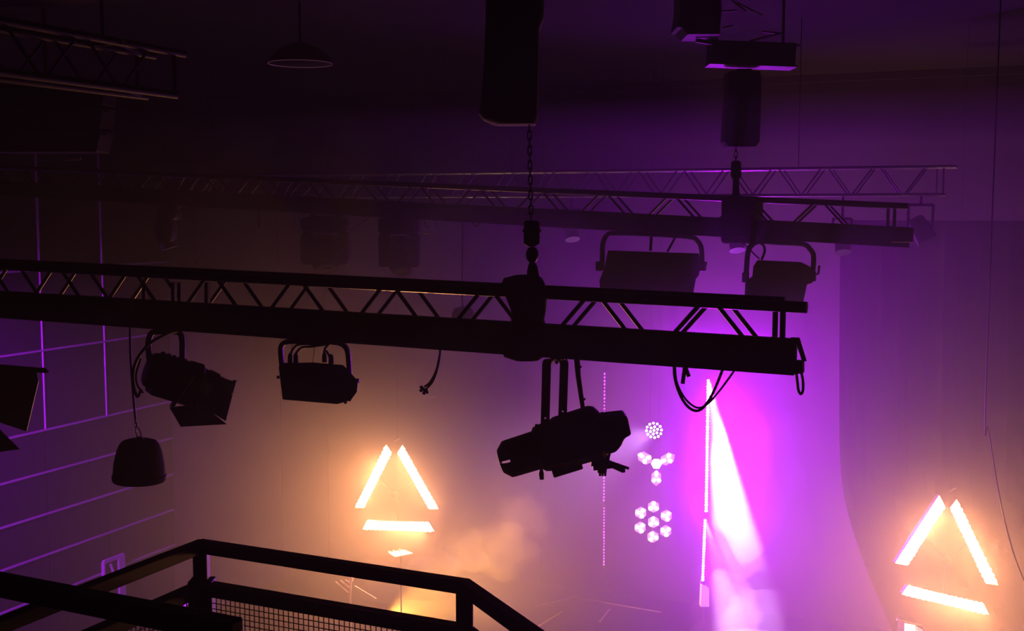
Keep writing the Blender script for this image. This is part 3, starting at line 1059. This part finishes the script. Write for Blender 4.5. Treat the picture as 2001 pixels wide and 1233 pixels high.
def led_tube(x0, y0, x1, y1, label, mat, rad, n_, broken=0.0):
    fr = Fr((x0 + x1) / 2, (y0 + y1) / 2, DS)
    a, b = fr.P(x0, y0), fr.P(x1, y1)
    t_ = thing('led_tube', label, 'light', b)
    MB().bar(a + AX_H * .03, b + AX_H * .03, .03, .03, AX_H).build('channel', 'black', t_)
    mb_ = MB()
    for k in range(n_):
        q = a.lerp(b, (k + .5) / n_)
        L = (b - a).length / n_
        rr_ = rad * random.uniform(.85, 1.15)
        mb_.ball(q, rr_, rr_ * .8, min(L * .45, rr_ * 1.5), nu=8, nv=6)
    mb_.build('pixels', mat, t_, True)
    for q, sg in ((a, 1), (b, -1)):
        MB().box(q + AX_H * .02 + UP * sg * .02, .04, .05, .03).build('end_cap', 'black', t_)
    return a, b


led_tube(1181.5, 727, 1180.5, 905, 'faint violet LED tube behind the profile spot, upper one', 'dim_led', .0105, 26)
led_tube(1180.5, 918, 1180, 981, 'short faint violet LED tube, just below the profile spot', 'dim_led', .0105, 10)
led_tube(1180.5, 990, 1180, 1106, 'faint violet LED tube, lowest of the dim dotted column', 'dim_led', .0095, 20)
ra, rb = led_tube(1384, 741, 1380, 1001, 'upper glaring white LED tube beside the violet beam', 'pink_led', .022, 46)
rc, rd = led_tube(1378, 1014, 1373, 1136, 'lower glaring white LED tube under the longer one', 'pink_led', .020, 22)
fr = Fr(1375, 1160, DS)
bp = thing('tube_base', 'pale square foot below the lower glaring LED tube', 'stand', fr.P(1376, 1186))
MB().prism([fr.P(1371, 1140), fr.P(1386, 1150), fr.P(1386, 1186), fr.P(1369, 1186)], AX_H * .12).build('foot', 'enamel', bp, bevel=.004)
MB().tube([fr.P(1374, 1136, .03), fr.P(1375, 1150, .03)], .02, 8).build('spigot', 'black', bp)
q = fr.P(1377, 1186, .06)
MB().tube([q, Vector((q.x, q.y, STAGE))], .02, 8).build('post', 'black', bp)

# par with nineteen LEDs
fr = Fr(1277, 841, 14.0)
pc = thing('led_par', 'round LED par of bright dots above the four-lobed light', 'light', fr.P(1277, 841))
fw_ = (-AX_H * .95 - AX_R * .2 - UP * .1).normalized()
x_, y_, _ = ortho(fw_)
c_ = fr.P(1278, 841)
MB().lathe(c_ - fw_ * .16, fw_, [(0, .05), (.02, .09), (.14, .115), (.155, .118), (.155, .105), (.15, .1)], 24).build('can', 'black', pc, True)
dots = [(0, 0)] + [(.42 * math.cos(R(60 * k + 20)), .42 * math.sin(R(60 * k + 20))) for k in range(6)] + [(.84 * math.cos(R(30 * k + 5)), .84 * math.sin(R(30 * k + 5))) for k in range(12)]
for dx, dy in dots:
    MB().ball(c_ + x_ * dx * .112 + y_ * dy * .112, .0165, .0165, .0165, nu=10, nv=6).build('led', 'blinder', pc, True)

def lobe(fr, x, y, rpx, parent, rot, long=1.0, dirv=None):
    """one lamp head: faceted pale cup with three bright petals"""
    s_ = fr.s
    c = fr.P(x, y)
    dirv = dirv or (0, 1)
    ex = (AX_R * dirv[0] + UP * dirv[1]).normalized()
    ey = (AX_R * dirv[1] - UP * dirv[0]).normalized()
    ring0 = [c + (ey * math.cos(R(60 * k + 30)) * rpx + ex * math.sin(R(60 * k + 30)) * rpx * long) * s_ for k in range(6)]
    ring1 = [c + (p - c) * .62 + AX_H * .09 for p in ring0]
    hd = MB().loft([ring0, ring1]).build('lamp_head', 'cup', parent, bevel=.003)
    for k in range(3):
        a = R(rot + 120 * k)
        e = (ey * math.cos(a) + ex * math.sin(a) * long)
        p0 = c + e * rpx * .22 * s_ - AX_H * .012
        p1 = c + e * rpx * .80 * s_ - AX_H * .012
        MB().tube([p0, p0.lerp(p1, .5), p1], [rpx * .20 * s_, rpx * .31 * s_, rpx * .26 * s_], 10).build('led', 'blinder', hd, True)
    return hd


fr = Fr(1282, 908, 14.0)
b4 = thing('lobed_light', 'four-lobed white light cluster between the round par and the ring', 'light', fr.P(1282, 908))
core = [fr.P(1283 + 10.5 * math.cos(R(60 * k)), 907 + 10.5 * math.sin(R(60 * k))) for k in range(6)]
MB().prism(core, AX_H * .04).build('core_lamp', 'blinder', b4, bevel=.008)
lobe(fr, 1260, 895, 12, b4, 200, 1.45, (-.85, .5))
lobe(fr, 1304, 897, 12, b4, 140, 1.45, (.87, .48))
lobe(fr, 1282.5, 934, 11, b4, 30, 1.5, (0, -1))
MB().tube([fr.P(1260, 895, .07), fr.P(1283, 907, .07), fr.P(1304, 897, .07)], .02, 8).build('frame', 'black', b4)
MB().tube([fr.P(1283, 907, .07), fr.P(1282.5, 934, .07)], .02, 8).build('frame', 'black', b4)
fr = Fr(1276, 1020, 14.0)
b7 = thing('ring_light', 'ring of seven white lamp heads, lowest of the three clusters', 'light', fr.P(1276, 1020))
for k, (x, y, rt) in enumerate(((1277, 1020, 70), (1277, 990, 60), (1302, 1008, 20), (1301, 1038, 130), (1276, 1049, 80), (1251, 1031, 20), (1252, 1002, 140))):
    lobe(fr, x, y, 12.5, b7, rt + 30)
for x, y in ((1277, 990), (1302, 1008), (1301, 1038), (1276, 1049), (1251, 1031), (1252, 1002)):
    MB().tube([fr.P(1277, 1020, .07), fr.P(x, y, .07)], .015, 8).build('spoke', 'black', b7)
# thin wires that carry the three clusters
for t_, y, dy in ((pc, 841, .10), (b4, 908, .22), (b7, 1020, .24)):
    for dx in (-9, 9):
        q = fr.P(1278 + dx, y, dy)
        MB().tube([q, Vector((q.x, q.y, CEIL - .02))], .001, 5).build('suspension_wire', 'black', t_)
        if dy > .15:
            MB().tube([q, fr.P(1278 + dx * .6, y, .06)], .006, 6).build('hanger', 'black', t_)

# lit desk under the left triangle, on its own stand
fr = Fr(783, 1084, 11.5)
ms = thing('music_stand', 'brightly lit tilted white desk on a stand below the left triangle', 'stand', fr.P(783, 1090))
MB().prism([fr.P(758, 1081, .10), fr.P(772, 1090, -.10), fr.P(807, 1083, -.08), fr.P(789, 1076, .14)], UP * .012).build('desk', 'white', ms)
for x, y in ((760, 1079), (769, 1077.5), (781, 1075.5)):
    MB().ball(fr.P(x, y, .1), .014).build('clip', 'cream', ms, True)
q = fr.P(783, 1086)
MB().tube([q, Vector((q.x, q.y, STAGE + .02))], .007, 8).build('pole', 'black', ms)
for k in range(3):
    a = R(120 * k + 20)
    e = Vector((q.x + .3 * math.cos(a), q.y + .3 * math.sin(a), STAGE + .012))
    MB().tube([Vector((q.x, q.y, STAGE + .3)), e], .009, 8).build('leg', 'black', ms)

# boom microphone stand seen through the railing
fr = Fr(684, 1140, 11.6)
mi = thing('microphone_stand', 'pale boom microphone stand seen between the railing bars', 'stand', fr.P(684, 1180))
MB().tube([fr.P(686, 1127), fr.P(684, 1165), Vector((fr.P(684, 1165).x, fr.P(684, 1165).y, STAGE + .02))], .014, 8).build('pole', 'cream', mi)
MB().tube([fr.P(688, 1128), fr.P(686, 1136)], .022, 10).build('microphone', 'cream', mi, True)
for a, b in (((655, 1136), (680, 1158)), ((665, 1134), (682, 1148)), ((693, 1145), (735, 1170)), ((674, 1133), (686, 1140))):
    MB().tube([fr.P(*a), fr.P(*b, .05)], .008, 8).build('boom', 'cream', mi)
q = fr.P(684, 1165)
for k in range(3):
    a = R(120 * k + 50)
    MB().tube([Vector((q.x, q.y, STAGE + .28)), Vector((q.x + .32 * math.cos(a), q.y + .32 * math.sin(a), STAGE + .012))], .010, 8).build('leg', 'black', mi)

# keyboard catching warm light behind the mesh
fr = Fr(795, 1214, 11.2)
kb = thing('keyboard', 'keyboard catching warm light, seen low behind the mesh railing', 'keyboard', fr.P(795, 1225))
kp = [fr.P(758, 1207), fr.P(850, 1230), fr.P(842, 1240, -.2), fr.P(745, 1214, -.2)]
MB().prism(kp, -UP * .07).build('case', 'black', kb)
MB().prism([p.lerp(sum(kp, Vector()) / 4, .12) + UP * .012 for p in kp], -UP * .014).build('keys', 'white', kb)
for p in kp:
    MB().tube([p - UP * .05, Vector((p.x, p.y, STAGE))], .015, 8).build('leg', 'black', kb)

# amber floor lamp on the deck, and the bright fitting at the lower right edge
fr = Fr(735, 1176, 13.0)
fp = thing('floor_par', 'small amber floor lamp behind the railing, left of the smoke', 'light', fr.P(735, 1190))
q = fr.P(735, 1176)
q.z = STAGE + .14
MB().lathe(q - AX_R * .08, (AX_R * .8 + UP * .5).normalized(), [(0, .05), (.02, .08), (.16, .1), (.16, .085)], 20).build('can', 'black', fp, True)
MB().lathe(q - AX_R * .08 + (AX_R * .8 + UP * .5).normalized() * .145, (AX_R * .8 + UP * .5).normalized(), [(0, .085), (.01, .001)], 20).build('lens', pm('amber_led', (.9, .6, .2), .3, emit=(1, .5, .08), estr=6), fp, True)
MB().box(Vector((q.x, q.y, STAGE + .02)), .2, .16, .04).build('base', 'black', fp, bevel=.005)
AMB = q - AX_R * .08 + (AX_R * .8 + UP * .5).normalized() * .20

fr = Fr(1782, 1222, 12.0)
fb = thing('floor_blinder', 'white-hot lamp fitting cut by the bottom edge below right triangle', 'light', fr.P(1782, 1240))
MB().prism([fr.P(1768, 1217), fr.P(1790, 1221), fr.P(1805, 1229), fr.P(1803, 1250), fr.P(1766, 1250)], AX_H * .2).build('housing', 'black', fb, bevel=.006)
MB().prism([fr.P(1769, 1219, -.02), fr.P(1789, 1223, -.02), fr.P(1789, 1248, -.02), fr.P(1768, 1248, -.02)], AX_H * .015).build('lens', 'warm_led', fb)
MB().prism([fr.P(1792, 1225, -.02), fr.P(1803, 1231, -.02), fr.P(1801, 1248, -.02), fr.P(1792, 1248, -.02)], AX_H * .015).build('lens', 'cup', fb)
MB().bar(fr.P(1752, 1211), fr.P(1800, 1222), .03, .012).build('visor', 'cream', fb)
q = fr.P(1785, 1250, .1)
MB().tube([q, Vector((q.x, q.y, STAGE))], .03, 8).build('post', 'black', fb)
MB().box(Vector((q.x, q.y, STAGE + .01)), .4, .4, .02).build('base_plate', 'black', fb)

# cable hanging at the right edge
fr = Fr(1960, 980, 10.4)
q0 = fr.P(1926, 780)
tag(MB().tube(smooth_path([Vector((q0.x, q0.y, CEIL)), q0, fr.P(1931, 835), fr.P(1942, 905), fr.P(1957, 990), fr.P(1975, 1062), fr.P(1995, 1120), fr.P(2030, 1200)]), .006, 8).build('hanging_cable', 'rubber'), 'single thin cable drooping down past the right triangle', 'cable')

# floor markings on the deck: taped cable runs
for k, (a, b, lab) in enumerate((((1118, 1166), (1292, 1196), 'long pale tape line on the stage deck, farthest back'), ((1172, 1215), (1192, 1190), 'short pale tape line on the deck under the LED columns'),
                          ((1046, 1186), (1120, 1166), 'pale tape line on the deck beside the railing corner'), ((1050, 1225), (1100, 1195), 'pale tape line on the deck nearest the railing'))):
    pa, pb = atZ(*a, STAGE + .004), atZ(*b, STAGE + .004)
    for p in (pa, pb):
        p.y = min(p.y, BACK - .1)
    tag(MB().bar(pa, pb, .03, .006).build('floor_tape', 'cream'), lab, 'tape')

# framed box on the left wall and a small indicator box in the corner
fw0 = [atT(199, 1099, LEFT + .06), atT(238, 1083, LEFT + .06)]
zb_ = atT(220, 1172, LEFT + .06).z
wb = thing('wall_cabinet', 'violet-edged framed cabinet on the panelled left wall, low down', 'cabinet', (LEFT + .06, (fw0[0].y + fw0[1].y) / 2, zb_))
ya, yb = fw0[0].y, fw0[1].y
ztop = (fw0[0].z + fw0[1].z) / 2
LX = LEFT + .09
for nm, a, b, w_ in (('frame', (LX, ya, ztop), (LX, yb, ztop), .045), ('frame', (LX, yb - .06, ztop), (LX, yb - .06, zb_), .14), ('frame', (LX, ya, ztop), (LX, ya, zb_), .03), ('frame', (LX, ya, zb_), (LX, yb, zb_), .03)):
    MB().bar(a, b, w_, .06, Vector((1, 0, 0)) if a[2] != b[2] else UP).build(nm, 'enamel', wb)
MB().box((LEFT + .06, (ya + yb) / 2, (ztop + zb_) / 2), .04, yb - ya, ztop - zb_).build('door', 'panel', wb)
MB().tube(smooth_path([Vector((LX + .02, ya + .14, ztop - .07)), Vector((LX + .02, ya + .19, ztop - .22)), Vector((LX + .02, ya + .17, ztop - .36))]), .022, 8).build('handle', 'enamel', wb, True)
fr = Fr(366, 1182, BACK - .25)
ib = thing('indicator_box', 'small magenta-glowing box seen through the mesh beside the post', 'box', fr.P(366, 1192))
MB().prism([fr.P(359, 1177), fr.P(372, 1173), fr.P(373, 1190), fr.P(357, 1190)], AX_H * .08).build('case', 'sign', ib, bevel=.01)
MB().ball(fr.P(367, 1184, -.01), .02, .01, .03).build('slot', 'black', ib)
q = fr.P(366, 1190, .04)
MB().tube([q, Vector((q.x, q.y, 0))], .02, 8).build('post', 'black', ib)

# ------------------------------------------------------------------ balcony railing
ZR = CAM.z - 1.195


def rz(x, y, z=ZR):
    return atZ(x, y, z)


p1 = rz(393, 1067)
p2 = rz(908, 1146)
p3 = rz(1110, 1290)
p0 = rz(-60, 1246)
BFLOOR = ZR - 1.05
rl = thing('balcony_railing', 'dark balcony railing with wire mesh across the lower left', 'railing', Vector((p1.x, p1.y, BFLOOR)))
TW = .043
for a, b in ((p0, p1), (p1, p2), (p2, p3)):
    d = (b - a).normalized()
    MB().bar(a - d * .012, b + d * .012, TW, TW).build('top_rail', 'rail', rl, bevel=.004)
mdrop = .150
mid = [p - UP * mdrop for p in (p0, p1, p2, p3)]
for a, b in zip(mid[:-1], mid[1:]):
    MB().bar(a, b, .05, TW * 1.05).build('mid_rail', 'rail', rl, bevel=.004)
for p, w_ in ((p1, .050), (p2, .054), (p3, .054), (p0, .05)):
    MB().bar(Vector((p.x, p.y, BFLOOR)), p, w_, w_, AX_H).build('post', 'rail', rl, bevel=.004)
# wider sleeves on the corner post
q = mid[1]
MB().bar(q - UP * .9, q + UP * .03, .085, .07, AX_H).build('post_sleeve', 'rail', rl, bevel=.004)
for a, b in zip(mid[:-1], mid[1:]):
    d = (b - a)
    L = d.length
    u_ = d.normalized()
    mb = MB()
    zb0 = BFLOOR + .06
    n_ = int(L / .0205)
    for k in range(1, n_):
        q = a + u_ * (L * k / n_)
        mb.bar(Vector((q.x, q.y, zb0)), q - UP * .02, .0026, .0026, u_)
    zz_ = a.z - .03
    while zz_ > zb0:
        mb.bar(Vector((a.x, a.y, zz_)), Vector((b.x, b.y, zz_)), .0026, .0026)
        zz_ -= .0205
    mb.build('wire_mesh', 'rail', rl)
    MB().bar(Vector((a.x, a.y, zb0)), Vector((b.x, b.y, zb0)), .04, .04).build('bottom_rail', 'rail', rl)

ZH = CAM.z - .80
h0, h1_ = atZ(-40, 1134, ZH), atZ(452, 1231, ZH)
hr = thing('handrail', 'black handrail crossing in front of the balcony railing, bottom left', 'handrail', Vector((h1_.x, h1_.y, BFLOOR)))
MB().bar(h0, h1_ + (h1_ - h0).normalized() * .015, .042, .044).build('rail', 'rail', hr, bevel=.006)
MB().bar(Vector((h1_.x, h1_.y, BFLOOR)), h1_, .038, .05, AX_H).build('post', 'rail', hr, bevel=.004)
MB().bar(Vector((h0.x, h0.y, BFLOOR)), h0, .038, .05, AX_H).build('post', 'rail', hr, bevel=.004)
# balcony deck under the viewer
bd = [p0, p1, p2, p3]
out = [Vector((p.x, p.y, BFLOOR)) + AX_H * .08 for p in bd]
poly = out + [Vector((p3.x, p3.y, BFLOOR)) + AX_R * .3 - AX_H * 3.0, Vector((p0.x, p0.y, BFLOOR)) - AX_R * .6 - AX_H * 3.0]
struct(MB().prism(poly, -UP * .2).build('floor_balcony', 'floor'))

# ------------------------------------------------------------------ lights
EXEC_LIGHTS = True
# violet wash from the glaring tubes
vm = (ra + rb) / 2
lo = lamp('tube_light', 'AREA', vm - AX_H * .06, 390, PURP, vm - AX_H * .8 + AX_R * .3 - UP * .12, shape='RECTANGLE', size=.05, size_y=1.7)
lo.data.spread = R(165)
vm2 = (rc + rd) / 2
lo = lamp('tube_light', 'AREA', vm2 - AX_H * .06, 90, (.55, .002, 1.0), vm2 - AX_H * .8 + AX_R * .7 - UP * .1, shape='RECTANGLE', size=.05, size_y=.8)
lo.data.spread = R(140)
# added violet fill high at the back, no fitting there; lifts the upper glow
vt = atD(1400, 660, 15.4)
lo = lamp('back_fill', 'AREA', vt, 55, PURP, vt - AX_H - UP * .35, shape='RECTANGLE', size=1.4, size_y=.08)
lo.data.spread = R(160)
# beams fanning down from the tube heads
b0 = ra - AX_H * .05
lamp('beam', 'SPOT', b0, 28000, (.80, .48, 1.0), atD(1446, 1110, 14.95), spot_size=R(19), spot_blend=.6, shadow_soft_size=.02)
lamp('beam', 'SPOT', b0, 700, (.34, .001, 1.0), atD(1500, 1110, 14.9), spot_size=R(36), spot_blend=1.0, shadow_soft_size=.02)
b1 = rc - AX_H * .05
lamp('beam', 'SPOT', b1, 3000, (.90, .36, 1.0), atD(1432, 1233, 14.6), spot_size=R(22), spot_blend=.8, shadow_soft_size=.02)
# par glow towards the left
lamp('par_light', 'SPOT', c_ + fw_ * .02, 900, (.7, .35, 1.0), c_ + (-AX_R * .8 - AX_H * .45 - UP * .25), spot_size=R(70), spot_blend=1.0, shadow_soft_size=.1)
# violet lamp raking along the left wall from the house side
lamp('wall_wash', 'SPOT', (LEFT + 2.2, 6.0, 6.4), 5500, (.45, .004, 1.0), (LEFT + .0, 12.0, 3.0), spot_size=R(56), spot_blend=.8, shadow_soft_size=.05)
# amber floor lamp
lamp('amber_light', 'SPOT', AMB, 2800, (1.0, .40, .06), AMB + AX_R * .8 + UP * .35, spot_size=R(80), spot_blend=.8, shadow_soft_size=.05)

# ------------------------------------------------------------------ haze
HAZE_G = 0.5
HAZE_D = 0.005


def PLUMES():
    bx = (AX_R * .20 - UP).normalized()
    ba = (bx.cross(AX_H).normalized(), AX_H, bx)
    plume([(atD(1447, 925, 15.0), .50, .34, 1.20, ba), (atD(1455, 930, 15.0), .80, .42, 1.32, ba)], 'bright violet-white smoke lit by the beam of the glaring tube', [.24, .08], .4, 2.6)
    plume([(atD(1418, 1225, 14.6), .42, .6, .66, AXS), (atD(1475, 1215, 14.5), .45, .5, .34, AXS)], 'pink smoke rolling at the foot of the glaring tubes', [.13, .10], .7, 3.4)
    plume([(atD(850, 1108, 12.6), .36, .4, .20, AXS), (atD(905, 1085, 12.8), .34, .4, .24, AXS), (atD(790, 1150, 12.6), .55, .4, .18, AXS)], 'warm amber smoke drifting behind the railing below the left triangle', [.55, .40, .5], .8, 4.5)
    plume([(atD(985, 1070, 13.2), .36, .5, .28, AXS), (atD(1020, 1010, 13.4), .40, .5, .25, AXS)], 'violet smoke wisp between the left triangle and the LED columns', [.22, .14], .8, 4)


wd = bpy.data.worlds.new('hall_air')
S.world = wd
wd.use_nodes = True
nt = wd.node_tree
nt.nodes.clear()
outn = nt.nodes.new('ShaderNodeOutputWorld')
bg = nt.nodes.new('ShaderNodeBackground')
bg.inputs['Color'].default_value = (0, 0, 0, 1)
bg.inputs['Strength'].default_value = 0
vs = nt.nodes.new('ShaderNodeVolumeScatter')
vs.inputs['Density'].default_value = HAZE_D
vs.inputs['Anisotropy'].default_value = HAZE_G
nt.links.new(bg.outputs[0], outn.inputs['Surface'])
nt.links.new(vs.outputs[0], outn.inputs['Volume'])


def smoke_mat(name, d, g=0.0):
    m = bpy.data.materials.new(name)
    m.use_nodes = True
    t = m.node_tree
    t.nodes.clear()
    o_ = t.nodes.new('ShaderNodeOutputMaterial')
    v_ = t.nodes.new('ShaderNodeVolumeScatter')
    v_.inputs['Density'].default_value = d
    v_.inputs['Anisotropy'].default_value = g
    t.links.new(v_.outputs[0], o_.inputs['Volume'])
    return m


def plume(blobs, label, d, jig, jf):
    """billowing smoke: overlapping lumpy puffs of one drift"""
    first = None
    for i, (c, rx, ry, rz_, ax) in enumerate(blobs):
        mb_ = MB()
        mb_.ball(c, rx, ry, rz_, ax=ax, nu=40, nv=24, jig=jig * min(rx, rz_), jf=jf)
        o_ = mb_.build('smoke_plume' if first is None else 'smoke_puff', smoke_mat('smoke', d[i]), first, True)
        if first is None:
            first = tag(o_, label, 'smoke', kind='stuff')
        else:
            o_['kind'] = 'stuff'
    return first


AXS = (AX_R, AX_H, UP)
hz = MB().box((-2.16, 12.28, 3.87), 22.26, 7.38, 7.70).build('stage_haze', smoke_mat('haze', .075, HAZE_G))
tag(hz, 'soft warm and violet haze filling the air over the stage', 'haze', kind='stuff')
PLUMES()

# ------------------------------------------------------------------ render look
S.view_settings.view_transform = 'Standard'
S.view_settings.look = 'None'
S.view_settings.gamma = 1
S.view_settings.use_curve_mapping = False
S.view_settings.exposure = 0.0
S.cycles.use_denoising = True
S.cycles.use_adaptive_sampling = True
S.cycles.adaptive_threshold = 0.02
S.cycles.max_bounces = 3
S.cycles.volume_bounces = 0
S.cycles.diffuse_bounces = 2
S.cycles.sample_clamp_indirect = 4.0
S.cycles.use_light_tree = True
